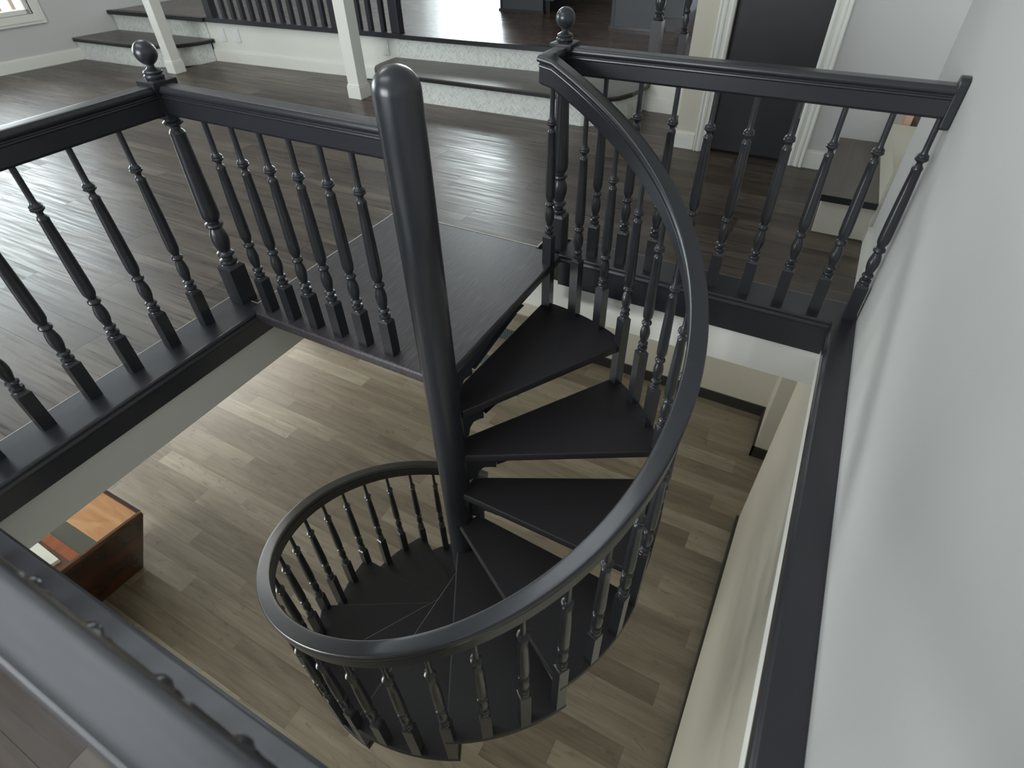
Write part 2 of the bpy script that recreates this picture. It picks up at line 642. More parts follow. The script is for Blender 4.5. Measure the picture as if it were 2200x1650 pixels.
# pale joint strips between floor and boards
js = MB()
js.box(-1.4485, -1.4435, YN - 0.165, -0.085, -0.004, 0.0035)
js.box(-1.4485, -1.29, -0.089, -0.084, -0.004, 0.0035)
js.box(-1.2955, -1.2905, -0.085, YF + 0.018, -0.004, 0.0035)
js.box(-1.2955, -0.40, YF + 0.014, YF + 0.020, -0.004, 0.0045)
js.box(-0.40, -0.393, YF + 0.014, YF + 0.17, -0.004, 0.0045)
js.box(-0.40, 1.06, YF + 0.1665, YF + 0.1705, -0.004, 0.0035)
struct('trim_5', js, M['caulk'], 'thin pale joint strip where the upper floor meets the charcoal edge boards')

# drywall returns in the floor opening, right behind the boards
dr = MB()
dr.box(XL - 0.10, XL - 0.012, YN - 0.1, YF + 0.1, -0.29, -0.115)
dr.box(XL - 0.02, XRF + 0.03, YF + 0.012, YF + 0.12, -0.357, -0.16)
dr.box(XL - 0.02, XRN + 0.03, YN - 0.12, YN - 0.012, -0.29, -0.115)
dr.prism([(XRN + 0.001, YN - 0.1), (xw(YN) + 0.3, YN - 0.1), (xw(YF) + 0.3, YF + 0.1), (XRF + 0.001, YF + 0.1)], -0.205, -0.1405)
struct('trim_6', dr, M['drywall'], 'white drywall return around the inside of the stair opening')

# ------------------------------------------------------------------ ceilings
ce = MB()
ce.box(-7.2, XL - 0.095, -5.2, 5.2, -0.34, -0.285)
ce.box(XL - 0.095, 2.4, YF + 0.115, 5.2, -0.357, -0.285)
ce.box(XL - 0.095, 2.4, -5.2, YN - 0.115, -0.34, -0.285)
struct('ceiling_lower', ce, M['ceiling'], 'white ceiling of the lower level')
struct('ceiling', MB().box(-8.3, 1.95, -5.1, 8.2, 3.6, 3.7), M['ceiling'], 'white ceiling of the upper level')

# ------------------------------------------------------------------ walls, upper level
wr = MB()
wr.prism([(xw(-5.0), -5.0), (xw(-5) + 0.14, -5.0), (xw(-5) + 0.14, 1.695), (xw(1.695), 1.695)], 0.0, 3.6)
struct('wall_right', wr, M['wall'], 'smooth light grey wall along the right side of the stair opening')
# wall block with the door (front face y = 2.6)
wb = MB()
wb.box(-0.19, 0.03, 2.60, 3.9, 0.0, 3.6)
wb.box(0.03, 0.545, 2.60, 2.74, 2.05, 3.6)
struct('wall_door_side', MB().box(0.5455, 1.9, 2.60, 2.74, 0.0, 3.6), M['wall'], 'plain grey wall to the right of the black door')
wb.box(0.03, 0.545, 2.72, 2.74, 0.0, 2.05)
struct('wall_back', wb, M['cream'], 'cream wall with the black door at the far right of the upper level')
struct('wall_side', MB().box(1.75, 1.9, 1.5, 2.6, 0, 3.6), M['cream'], 'cream wall beyond the small step on the right')

# knee wall below the platform
kn = MB()
kn.prism([(-5.15, yk(-5.15)), (-0.62, yk(-0.62)), (-0.19, yk(-0.62) - 0.02), (-0.19, yk(-0.62) + 0.12), (-5.15, yk(-5.15) + 0.12)], 0.0, ZP - 0.035)
struct('wall_knee', kn, M['white'], 'low white wall below the raised platform')
kb = MB()
for a, b_ in ((-5.148, -2.90), (-0.60, -0.19)):
    kb.prism([(a, yk(a) - 0.014), (b_, yk(min(b_, -0.62)) - 0.014), (b_, yk(min(b_, -0.62)) + 0.002), (a, yk(a) + 0.002)], 0.0, 0.095)
    kb.prism([(a, yk(a) - 0.009), (b_, yk(min(b_, -0.62)) - 0.009), (b_, yk(min(b_, -0.62)) + 0.002), (a, yk(a) + 0.002)], 0.095, 0.108)
struct('baseboard_knee', kb, M['white'], 'white baseboard at the foot of the low platform wall')

# left wall with the window opening
wl = MB()


def lw(y0, y1, z0, z1, th=0.16, off=0.0):
    wl.prism([(xl(y0) - th, y0), (xl(y0) + off, y0), (xl(y1) + off, y1), (xl(y1) - th, y1)], z0, z1)


WY0, WY1, WZ0, WZ1 = -1.0, 2.155, 0.452, 2.2
lw(-5.0, WY0, 0, 3.6)
lw(WY1, 8.0, 0, 3.6)
lw(WY0, WY1, 0, WZ0)
lw(WY0, WY1, WZ1, 3.6)
struct('wall_left', wl, M['wall'], 'grey wall with the white framed window at the far left')
lb = MB()
for th, z0_, z1_ in ((0.014, 0, 0.095), (0.009, 0.095, 0.108)):
    lb.prism([(xl(-2.6), -2.6), (xl(-2.6) + th, -2.6), (xl(2.44) + th, 2.44), (xl(2.44), 2.44)], z0_, z1_)
struct('baseboard_left', lb, M['white'], 'grey-white baseboard along the far left wall')

# window 1
win = thing('window_1', 'white framed window at the top left corner with deck pickets behind the glass', 'window')
del win['category']
win['kind'] = 'structure'
fm = MB()
sl = 0.16


def wbox(mb, y0, y1, z0, z1, d0, d1):
    mb.prism([(xl(y0) + d0, y0), (xl(y0) + d1, y0), (xl(y1) + d1, y1), (xl(y1) + d0, y1)], z0, z1)


for (d1, e) in ((0.022, 0.085), (0.030, 0.06)):
    wbox(fm, WY1, WY1 + e, WZ0 - e, WZ1 + e, 0.0, d1)
    wbox(fm, WY0 - e, WY0, WZ0 - e, WZ1 + e, 0.0, d1)
    wbox(fm, WY0, WY1, WZ0 - e, WZ0, 0.0, d1)
    wbox(fm, WY0, WY1, WZ1, WZ1 + e, 0.0, d1)
build('window_casing', fm, M['white'], win)
fm = MB()
for a, b_, z0_, z1_ in ((WY1 - 0.025, WY1, WZ0, WZ1), (WY0, WY0 + 0.04, WZ0, WZ1), (WY0, WY1, WZ0, WZ0 + 0.035), (WY0, WY1, WZ1 - 0.035, WZ1), (0.47, 0.51, WZ0, WZ1)):
    wbox(fm, a, b_, z0_, z1_, -0.12, -0.03)
build('window_sash', fm, M['white'], win)
fm = MB()
wbox(fm, WY0 + 0.04, 0.47, WZ0 + 0.035, WZ1 - 0.035, -0.08, -0.076)
wbox(fm, 0.51, WY1 - 0.04, WZ0 + 0.035, WZ1 - 0.035, -0.08, -0.076)
build('window_pane', fm, M['glass'], win)

# deck with pickets outside window 1
dk = thing('deck_railing', 'pale deck railing with wooden pickets outside the top left window', 'railing', (-7.5, 0.5, 0))
db = MB().box(-0.9, 0.55, -2.2, 2.2, 0.28, 0.33)
build('deck_board', db, M['deck'], dk)
pk = MB().box(-0.02, 0.02, -0.02, 0.02, 0.33, 1.3).mesh('picket')
for i in range(30):
    link('picket', pk, M['picket'], dk, loc=(-0.10, -2.1 + i * 0.145, 0))
build('deck_rail', MB().box(-0.13, -0.07, -2.2, 2.2, 1.3, 1.34), M['picket'], dk)

# near wall (behind the viewer) and far platform wall, both with window openings
wn = MB()
wn.box(-8.2, -3.9, -5.0, -4.86, 0, 3.6)
wn.box(-0.5, 1.4, -5.0, -4.86, 0, 3.6)
wn.box(-3.9, -0.5, -5.0, -4.86, 0, 0.5)
wn.box(-3.9, -0.5, -5.0, -4.86, 2.4, 3.6)
struct('wall_near', wn, M['wall'], 'grey wall behind the viewer with a wide window')
wf = MB()
wf.box(-8.2, -7.6, 7.5, 7.64, 0, 3.6)
wf.box(-4.15, 1.9, 7.5, 7.64, 0, 3.6)
wf.box(-7.6, -4.15, 7.5, 7.64, 0, ZP + 0.03)
wf.box(-7.6, -4.15, 7.5, 7.64, 3.3, 3.6)
struct('wall_far', wf, M['wall'], 'grey wall at the far end of the raised platform with wide glazing')
for nm, (x0, x1, y, z0_, z1_), lab in (('window_2', (-3.9, -0.5, -4.93, 0.5, 2.4), 'wide window behind the viewer'), ('window_3', (-7.6, -4.15, 7.57, ZP + 0.03, 3.3), 'wide glazed door at the far end of the platform')):
    e = thing(nm, lab, 'window')
    del e['category']
    e['kind'] = 'structure'
    q = MB()
    n = 3
    for i in range(n + 1):
        xx = x0 + (x1 - x0) * i / n
        q.box(xx - 0.03, xx + 0.03, y - 0.04, y + 0.04, z0_, z1_)
    q.box(x0, x1, y - 0.04, y + 0.04, z0_, z0_ + 0.05)
    q.box(x0, x1, y - 0.04, y + 0.04, z1_ - 0.05, z1_)
    build('window_frame', q, M['white'], e)
    q = MB().box(x0 + 0.03, x1 - 0.03, y - 0.003, y + 0.003, z0_ + 0.05, z1_ - 0.05)
    build('window_pane', q, M['glass'], e)

# ------------------------------------------------------------------ platform with its planks
pl = MB()
pl.prism([(-8.1, 2.98), (-5.15, 2.99), (-0.62, yk(-0.62) + 0.02), (-0.19, yk(-0.62) + 0.02), (-0.19, 7.5), (-8.1, 7.5)], ZP - 0.05, ZP - 0.012)
floor_pl = struct('floor_platform', pl, M['sub'], 'dark plank floor of the raised platform at the top of the picture')


def spans_pl(ya, yb):
    ym = (ya + yb) / 2
    return [(xl(ym), -0.19)]


plank_rows(floor_pl, M['plank_plat'], 'plat', -7, 0, 3.32, 7.49, 0.1735, 2.44, ZP, 0.012, spans_pl, joints=lambda k: (k * 0.87) % 2.44)
# border board following the slanted edge
bb = MB()
bb.prism([(-6.55, 2.90), (-5.15, 2.945), (-5.15, yk(-5.15) + 0.02), (-0.62, yk(-0.62)), (-0.19, yk(-0.62)), (-0.19, 3.319), (xl(3.3) + 0.02, 3.319), (xl(2.9) + 0.02, 2.88)], ZP - 0.012, ZP)
build('border_board', bb, M['plank_plat'], floor_pl)

# ------------------------------------------------------------------ wide steps up to the platform


def step_group(name, label, tread_poly, riser_polys, riser2_poly, nosing2_poly, platform_z=ZP):
    t = thing(name, label, 'steps')
    build('tread', MB().prism(tread_poly, 0.191, 0.202), M['step_wood_x'], t)
    nb = MB().prism(tread_poly, 0.168, 0.191)
    build('tread_edge', nb, M['nosing'], t)
    for p_ in riser_polys:
        build('riser', MB().prism(p_, 0.0, 0.168), M['marble'], t)
    build('riser', MB().prism(riser2_poly, 0.202, ZP - 0.034), M['marble'], t)
    build('platform_nosing', MB().prism(nosing2_poly, ZP - 0.034, ZP + 0.002), M['nosing'], t)
    return t


XLw = -6.58
step_group('platform_steps', 'wide dark steps with pale mosaic risers in the far left corner', 
           [(XLw - 0.02, 2.395), (-5.75, 2.44), (-5.52, 2.48), (-5.24, 2.64), (-5.145, 2.80), (-5.10, 2.97), (-5.15, 2.985), (-6.49, 2.90)],
           [[(XLw, 2.42), (-5.74, 2.462), (-5.53, 2.50), (-5.27, 2.66), (-5.18, 2.80), (-5.153, 2.96), (-6.49, 2.88)]],
           [(-6.50, 2.872), (-5.153, 2.965), (-5.153, 3.1), (-6.48, 3.05)],
           [(-6.515, 2.83), (-5.12, 2.925), (-5.12, 2.965), (-6.51, 2.88)])
# right steps: rounded ends
L_end = [(-2.895, yk(-2.89) - 0.01)] + [(-2.66 - 0.235 * cos(radians(a)), 2.88 - 0.235 * sin(radians(a))) for a in (0, 22, 45, 67)]
R_end = [(-1.02 + 0.40 * sin(radians(a)), 3.06 - 0.40 * cos(radians(a))) for a in (15, 35, 55, 75)]
tr_poly = L_end + [(-2.55, 2.645), (-1.3, 2.675)] + R_end + [(-0.605, 3.15), (-0.600, yk(-0.62) - 0.005)]
ri_poly = [(-2.86, yk(-2.86) - 0.01)] + [(-2.66 - 0.205 * cos(radians(a)), 2.88 - 0.205 * sin(radians(a))) for a in (0, 22, 45, 67)] + [(-2.55, 2.675), (-1.3, 2.705)] + \
    [(-1.02 + 0.37 * sin(radians(a)), 3.06 - 0.37 * cos(radians(a))) for a in (15, 35, 55, 75)] + [(-0.635, 3.15), (-0.63, yk(-0.62) - 0.005)]
step_group('platform_steps', 'wide round-ended dark step with pale herringbone risers behind the staircase pole',
           tr_poly, [ri_poly],
           [(-2.86, yk(-2.86) - 0.012), (-0.625, yk(-0.62) - 0.012), (-0.62, yk(-0.62) - 0.0005), (-2.86, yk(-2.86) - 0.0005)],
           [(-2.81, yk(-2.81) - 0.045), (-0.61, yk(-0.62) - 0.045), (-0.61, yk(-0.62) - 0.001), (-2.81, yk(-2.81) - 0.001)])

# ------------------------------------------------------------------ square white posts


def post(x, y, s, label):
    t = thing('square_post', label, 'post', (x, y, 0), group='square white posts of the upper room')
    h = s / 2
    build('shaft', MB().box(-h + 0.008, h - 0.008, -h + 0.008, h - 0.008, 0, 3.6), M['white'], t, bevel=0.002)
    q = MB()
    q.box(-h - 0.003, h + 0.003, -h - 0.003, h + 0.003, 0, 0.095)
    q.box(-h + 0.001, h - 0.001, -h + 0.001, h - 0.001, 0.095, 0.108)
    build('post_base', q, M['white'], t, bevel=0.003)
    return t


post(-5.145, 2.475, 0.118, 'square white post in front of the far left steps')
post(-2.925, 2.590, 0.132, 'square white post directly left of the wide round-ended step')

# wall plates on the knee wall
for i, (x, z, lab) in enumerate(((-4.965, 0.245, 'left one of the two white wall plates low on the platform wall'),
                                 (-4.77, 0.248, 'right one of the two white wall plates low on the platform wall'),
                                 (-3.00, 0.27, 'white wall plate between the square post and the round-ended step'))):
    t = thing('wall_plate', lab, 'outlet', (x, yk(x) - 0.0015, z), atan2(0.062, 1), 'wall plates on the low platform wall')
    build('cover_plate', MB().box(-0.036, 0.036, -0.006, 0, -0.058, 0.058), M['plate'], t, bevel=0.002)
    q = MB()
    q.box(-0.017, 0.017, -0.0085, -0.005, 0.006, 0.040)
    q.box(-0.017, 0.017, -0.0085, -0.005, -0.040, -0.006)
    build('socket', q, M['plate'], t)

# ------------------------------------------------------------------ platform railing with square pickets


def picket_rail(label, x0, x1, posts, xs):
    ang = atan2(0.062, 1)
    t = thing('platform_railing', label, 'railing', (x0, yk(x0) + 0.012, ZP), ang)
    s = 1 / cos(ang)
    ln = (x1 - x0) * s
    build('bottom_rail', MB().box(-0.03, ln, -0.045, 0.045, -0.034, 0.006), M['paint_x'], t)
    build('top_rail', MB().box(0, ln, -0.03, 0.03, 0.90, 0.96), M['paint_x'], t)
    pm = MB().box(-0.019, 0.019, -0.019, 0.019, 0.006, 0.9).mesh('picket_charcoal')
    for x in xs:
        link('picket', pm, M['paint'], t, loc=((x - x0) * s, 0, 0))
    for x in posts:
        build('newel_post', MB().box((x - x0) * s - 0.042, (x - x0) * s + 0.042, -0.042, 0.042, 0.006, 1.0), M['paint'], t, bevel=0.003)
    return t


picket_rail('charcoal platform railing of square pickets left of the white post', -5.10, -3.46, [-5.04, -3.50], [-4.872 + 0.1225 * i for i in range(11)])
picket_rail('short charcoal platform railing of square pickets between the post and the round-ended step', -3.30, -2.81, [-2.855], [-3.25, -3.133, -2.999])

# ------------------------------------------------------------------ turned baluster and newel shapes
HB = 0.80
TURN = [(0.0165, 0.166), (0.0150, 0.170), (0.0178, 0.175), (0.0185, 0.180), (0.0172, 0.186), (0.0108, 0.190), (0.0108, 0.195), (0.0160, 0.199), (0.0182, 0.204),
        (0.0165, 0.210), (0.0115, 0.214), (0.0125, 0.222), (0.0165, 0.240), (0.0182, 0.258), (0.0178, 0.272), (0.0150, 0.290), (0.0118, 0.302),
        (0.0118, 0.305), (0.0172, 0.310), (0.0185, 0.316), (0.0165, 0.323), (0.0115, 0.328), (0.0125, 0.334), (0.0172, 0.348), (0.0182, 0.362), (0.0182, 0.40),
        (0.0172, 0.48), (0.0155, 0.56), (0.0138, 0.622), (0.0148, 0.626), (0.0148, 0.631), (0.0120, 0.638), (0.0085, 0.643), (0.0085, 0.649), (0.0105, 0.652), (0.0175, 0.659),
        (0.0183, 0.6635), (0.0160, 0.667), (0.0172, 0.671), (0.0150, 0.6755), (0.0100, 0.681), (0.0086, 0.688), (0.0084, 0.72), (0.0082, 0.82)]
TURN = [(rad * 1.2, z) for rad, z in TURN]
SQ = 0.0222


def baluster_mesh(name, zbase, seg=14):
    """z = 0 is the level 0.80 below the rail; the square foot runs down to zbase"""
    b = MB()
    h = SQ
    zt = 0.156
    rings = [[(-h, -h, zbase), (h, -h, zbase), (h, h, zbase), (-h, h, zbase)],
             [(-h, -h, zt), (h, -h, zt), (h, h, zt), (-h, h, zt)],
             [(-h + 0.006, -h + 0.006, zt + 0.008), (h - 0.006, -h + 0.006, zt + 0.008), (h - 0.006, h - 0.006, zt + 0.008), (-h + 0.006, h - 0.006, zt + 0.008)]]
    b.sweep(rings)
    b.lathe(TURN, seg=seg)
    return b.mesh(name, 32)


bal_level = baluster_mesh('baluster_level', 0.0)


def rail_profile(h=0.10):
    """(sideways, height) around the section, top at 0"""
    right = [(0.0150, 0.0), (0.0248, -0.0004), (0.0266, -0.0016), (0.0285, -0.0050), (0.0308, -0.0100), (0.0320, -0.0155), (0.0314, -0.0205), (0.0290, -0.0238),
             (0.0240, -0.0262), (0.0228, -0.0292), (0.0240, -0.0320), (0.0276, -0.0340), (0.0285, -0.0380), (0.0260, -0.0412), (0.0240, -0.0430), (0.0240, -h + 0.009), (0.0175, -h)]
    return right + [(-x, z) for x, z in reversed(right)]


def rail_along(pts, h=0.10, up=Vector((0, 0, 1)), mitre_ends=(None, None)):
    """rings perpendicular (in plan) to the path"""
    rings = []
    n = len(pts)
    for i, P in enumerate(pts):
        P = Vector(P)
        a = Vector(pts[max(i - 1, 0)])
        b_ = Vector(pts[min(i + 1, n - 1)])
        if 0 < i < n - 1:
            d0 = (P - a)
            d0.z = 0
            d0.normalize()
            d1 = (b_ - P)
            d1.z = 0
            d1.normalize()
            s0 = Vector((d0.y, -d0.x, 0))
            s1 = Vector((d1.y, -d1.x, 0))
            s_ = (s0 + s1).normalized()
            s_ = s_ / max(0.4, s_.dot(s0))
        else:
            d = b_ - a
            d.z = 0
            d.normalize()
            s_ = Vector((d.y, -d.x, 0))
        rings.append([tuple(P + s_ * x + up * z) for x, z in rail_profile(h)])
    return MB().sweep(rings)


NEWEL_TURN = [(0.034, 0.186), (0.030, 0.190), (0.035, 0.196), (0.0365, 0.203), (0.034, 0.210), (0.022, 0.215), (0.0215, 0.222), (0.031, 0.229), (0.036, 0.236),
              (0.034, 0.245), (0.024, 0.252), (0.027, 0.262), (0.034, 0.285), (0.0365, 0.305), (0.035, 0.325), (0.028, 0.347), (0.024, 0.355), (0.032, 0.361),
              (0.0365, 0.369), (0.034, 0.377), (0.023, 0.382), (0.023, 0.388), (0.030, 0.393), (0.0365, 0.41), (0.037, 0.43), (0.034, 0.53), (0.030, 0.65),
              (0.0275, 0.725), (0.0285, 0.733), (0.024, 0.742), (0.018, 0.748), (0.018, 0.756), (0.024, 0.760), (0.035, 0.767), (0.036, 0.772), (0.026, 0.779), (0.026, 0.786)]
FINIAL = [(0.030, 0.914), (0.0325, 0.917), (0.034, 0.921), (0.0335, 0.925), (0.029, 0.929), (0.031, 0.932), (0.0315, 0.936), (0.029, 0.9395), (0.023, 0.942), (0.016, 0.946),
          (0.0125, 0.951), (0.0125, 0.956), (0.018, 0.9595)] + [(0.0375 * cos(radians(a)), 0.993 + 0.0375 * sin(radians(a))) for a in (-56, -42, -28, -14, 0, 14, 28, 42, 56, 68, 80, 88)]


def newel(parent, loc, rz=0.0, zbase=0.0):
    """newel post as a part, with its ball finial as a sub-part"""
    b = MB()
    h = 0.0395
    b.sweep([[(-h, -h, zbase), (h, -h, zbase), (h, h, zbase), (-h, h, zbase)], [(-h, -h, 0.176), (h, -h, 0.176), (h, h, 0.176), (-h, h, 0.176)],
             [(-0.029, -0.029, 0.187), (0.029, -0.029, 0.187), (0.029, 0.029, 0.187), (-0.029, 0.029, 0.187)]])
    b.lathe(NEWEL_TURN, seg=24)
    k = 0.030
    b.sweep([[(-q, -q, z), (q, -q, z), (q, q, z), (-q, q, z)] for q, z in ((k, 0.785), (k, 0.848), (k + 0.003, 0.866), (k + 0.008, 0.880), (k + 0.0145, 0.891), (k + 0.016, 0.896), (k + 0.016, 0.911), (k + 0.006, 0.9145))])
    o = build('newel_post', b, M['paint'], parent, smooth=32, loc=loc, rz=rz)
    fb = MB().lathe(FINIAL, seg=32)
    build('ball_finial', fb, M['paint'], o, smooth=32)
    return o


def level_rail(name, label, origin, ang, length, bal, newels=(), h=0.10, top=0.90, side=0.0):
    """railing along local +x from origin"""
    t = thing(name, label, 'railing', origin, ang, 'turned railings around the stair opening')
    q = rail_along([(0, 0, top), (length * 0.5, 0, top), (length, 0, top)], h)
    build('handrail', q, M['paint_x'] if abs(sin(ang)) < 0.5 else M['paint_y'], t, smooth=35)
    for x in bal:
        link('baluster', bal_level, M['paint'], t, loc=(x, side, 0.004))
    for x in newels:
        newel(t, (x, 0, 0.0))
    return t


# left side: from the corner newel towards the viewer
XA, YA = -1.374, -0.0899
lt = level_rail('stairwell_railing', 'charcoal turned railing along the left side of the opening with a ball-topped corner newel', (XA, YA, 0), -pi / 2,
                -(-1.4125 - YA) - 0.0, [0.2021 + 0.1719 * i for i in range(7)], newels=(0.0,))
# landing side: from the corner newel to the staircase pole
level_rail('stairwell_railing', 'short charcoal turned railing along the landing edge between corner newel and pole', (XA, YA, 0), 0.0,
           PX - 0.045 - XA, [-1.1963 - XA + 0.1327 * i for i in range(6)])
# far side: newel B to the wall
YB = 0.9752
XB = -0.307
ft = level_rail('stairwell_railing', 'charcoal turned railing along the far side of the opening ending at the right wall', (XB, YB, 0), 0.0,
                xw(YB) - 0.026 - XB, [-0.1177 - XB + 0.1462 * i for i in range(8)] + [1.0405 - XB], newels=(0.0,))
# wall rosette plate
rp = MB()
prof = []
for sgn in (1,):
    ring0 = []
    hw, z0_, z1_, c_ = 0.030, 0.768, 0.925, 0.022
    pts = [(-hw, z0_ + 0.008), (-hw + 0.008, z0_), (hw - 0.008, z0_), (hw, z0_ + 0.008), (hw, z1_ - c_)] + [(hw - c_ + c_ * cos(radians(a)), z1_ - c_ + c_ * sin(radians(a))) for a in (30, 60, 90)] + \
          [(-hw + c_ + c_ * cos(radians(a)), z1_ - c_ + c_ * sin(radians(a))) for a in (90, 120, 150, 180)]
xe = xw(YB) - XB
rp.sweep([[(xe - 0.029, y, z) for y, z in pts], [(xe - 0.0015, y, z) for y, z in pts]])
build('wall_rosette', rp, M['paint'], ft, bevel=0.004)
# near side, right under the viewer
nt_ = level_rail('stairwell_railing', 'blurred charcoal handrail and balusters in the bottom left foreground', (XA, -1.4125, 0), 0.0,
                 xw(-1.41) - 0.002 - XA, [0.13 + 0.146 * i for i in range(16)], newels=(0.0,), side=0.027)

# ------------------------------------------------------------------ spiral staircase
sp = thing('spiral_staircase', 'charcoal spiral staircase with round centre pole, wedge treads and a curved handrail', 'staircase', (PX, PY, ZLOW))
OZ = -ZLOW


def pol(az, rad, z):
    a = radians(az)
    return (rad * sin(a), rad * cos(a), z + OZ)


RP = 0.068
dome = [(RP, -3.1 + OZ), (RP, 0.99 + OZ)] + [(RP * cos(radians(a)), 0.99 + OZ + RP * 0.95 * sin(radians(a))) for a in (12, 24, 36, 48, 60, 72, 82, 88)]
dome[0] = (RP, 0.0)
dome.insert(1, (RP, OZ - 0.5))
cp = MB().lathe(dome, seg=40)
cp.v = [(x - 0.0088 * max(0.0, z - OZ + 0.5), y, z) for x, y, z in cp.v]   # the pole stands a little out of plumb
build('centre_pole', cp, M['paint'], sp, smooth=40)
build('pole_base', MB().lathe([(0.13, 0.0), (0.13, 0.012), (0.125, 0.016), (0.075, 0.016), (0.07, 0.03)], seg=32), M['steel'], sp, smooth=40)

# landing board with its joint side lips
lx0, lx1, ly0, ly1 = -1.2905 - PX, -0.268 - PX, -0.137 - PY, YF + 0.0135 - PY
ld = MB()
rings = []
for (o_, z) in ((0.0, -0.046), (0.006, -0.043), (0.009, -0.034), (0.009, -0.010), (0.006, -0.002), (0.0, 0.003)):
    rings.append([(lx0, ly0 - o_, z + OZ), (lx1 - 0.035, ly0 - o_, z + OZ), (lx1 + o_, ly0 + 0.035, z + OZ), (lx1 + o_, YF - 0.0 - PY, z + OZ), (lx0, YF - PY, z + OZ)])
ld.sweep(rings)
land = build('landing_board', ld, M['landing'], sp, smooth=40)
# strip of landing lying on the floor edge at the far side
build('landing_strip', MB().box(lx0, -0.40 - PX, YF - PY + 0.0005, ly1, OZ - 0.01, OZ + 0.0028), M['landing'], land)

# treads
RT = RB + 0.023
OFF = 0.032


def line_circle(az_dir, off, rad):
    """point at radius rad on the line running in direction az_dir, shifted clockwise by off"""
    a = radians(az_dir)
    d = Vector((sin(a), cos(a)))
    s_ = Vector((cos(a), -sin(a)))         # clockwise normal
    t_ = sqrt(rad * rad - off * off)
    p = d * t_ + s_ * off
    return p.x, p.y


def tread_outline(grow=0.0):
    """tread of the step whose front edge runs in direction 30 deg (k = 1); +az is clockwise"""
    pts = []
    # back edge (az 0), from inside to outside
    pts.append(line_circle(0.0 + 3.0, -0.05 - grow, 0.09 - grow))
    pts.append(line_circle(3.0, -0.05 - grow, RT + grow))
    a0 = math.degrees(atan2(pts[-1][0], pts[-1][1]))
    fx, fy = line_circle(30.5, OFF + grow, RT + grow)
    a1 = math.degrees(atan2(fx, fy))
    for i in range(1, 10):
        a = a0 + (a1 - a0) * i / 10
        pts.append(((RT + grow) * sin(radians(a)), (RT + grow) * cos(radians(a))))
    pts.append((fx, fy))
    pts.append(line_circle(30.5, OFF + grow, 0.070))
    return pts


def tread_mesh():
    b = MB()
    rings = []
    for g_, z in ((-0.006, -0.040), (-0.001, -0.036), (0.0, -0.028), (0.0, -0.010), (-0.002, -0.003), (-0.007, 0.0)):
        rings.append([(x, y, z) for x, y in tread_outline(g_)])
    b.sweep(rings)
    return b.mesh('tread', 30)


def bracket_mesh():
    """steel gusset below a tread: web plate, sloping flange, hub sleeve; along az 17"""
    b = MB()
    a = radians(17)
    d = Vector((sin(a), cos(a), 0))
    s_ = Vector((cos(a), -sin(a), 0))

    def P(rad, lat, z):
        v = d * rad + s_ * lat
        return (v.x, v.y, z)
    web = [(0.06, -0.041), (0.54, -0.041), (0.54, -0.052), (0.20, -0.128), (0.20, -0.170), (0.17, -0.158), (0.14, -0.152), (0.118, -0.172), (0.106, -0.215), (0.06, -0.215)]
    b.sweep([[P(rad, -0.003, z) for rad, z in web], [P(rad, 0.003, z) for rad, z in web]])
    b.sweep([[P(rad, -0.024, z) for rad, z in ((0.06, -0.041), (0.60, -0.041), (0.60, -0.046), (0.06, -0.046))], [P(rad, 0.024, z) for rad, z in ((0.06, -0.041), (0.60, -0.041), (0.60, -0.046), (0.06, -0.046))]])
    fl_ = [(0.54, -0.050), (0.20, -0.126), (0.20, -0.132), (0.54, -0.057)]
    b.sweep([[P(rad, -0.020, z) for rad, z in fl_], [P(rad, 0.020, z) for rad, z in fl_]])
    return b.mesh('bracket', 35)


tm, bm_ = tread_mesh(), bracket_mesh()
tm.materials.append(M['tread'])
bm_.materials.append(M['steel'])
for k in range(1, 13):
    o = link('tread', tm, None, sp, loc=(0, 0, OZ - RISE * k), rz=-radians(30 * (k - 1)))
    link('tread_bracket', bm_, None, o)

lb_ = link('landing_bracket', bm_, None, sp, loc=(0, 0, OZ - 0.006), rz=radians(17 - 3))

# balusters: three lengths, repeated on every tread
bm3 = []
for j in range(3):
    a = radians(ALPHA + 10 * j)
    top = Z0 - SLOPE * a - 0.105              # underside of the handrail here
    foot = -RISE                              # tread 1
    me = baluster_mesh('baluster_spiral', foot - (top - HB))
    me.materials.append(M['paint'])
    bm3.append(me)
for j in range(34):
    az = ALPHA + 10 * j
    a = radians(az)
    top = Z0 - SLOPE * a - 0.105
    x, y, _ = pol(az, RB, 0)
    link('baluster', bm3[j % 3], None, sp, loc=(x, y, top - HB + OZ), rz=-a)

# curved handrail with a short mitred return to the far newel
pts = []
pts.append((XB - 0.002 - PX, YB - 0.026 - PY, 0.90 + OZ))
A0 = 0.0
for i in range(0, 171):
    az = A0 + (336.0 - A0) * i / 170
    a = radians(az)
    z = Z0 - SLOPE * a - (0.0055 if i == 0 else 0)
    pts.append(pol(az, RB, z))
hr = rail_along(pts, 0.105)
build('curved_handrail', hr, M['paint'], sp, smooth=35)

# ------------------------------------------------------------------ door with casing
dr_ = thing('door_1', 'plain black door between fluted cream casings at the upper right', 'door', (0.03, 2.6, 0))
del dr_['category']
dr_['kind'] = 'structure'
build('door_panel', MB().box(0.002, 0.513, 0.035, 0.075, 0.012, 2.045), M['door'], dr_, bevel=0.002)


def casing_profile(x0, flip):
    p_ = [(0, 0), (0, -0.012), (0.012, -0.020), (0.020, -0.020), (0.026, -0.014), (0.040, -0.014), (0.046, -0.022), (0.058, -0.024), (0.068, -0.020), (0.078, -0.026), (0.086, -0.026), (0.092, 0.0)]
    return [(x0 + (x if not flip else -x), y) for x, y in p_]


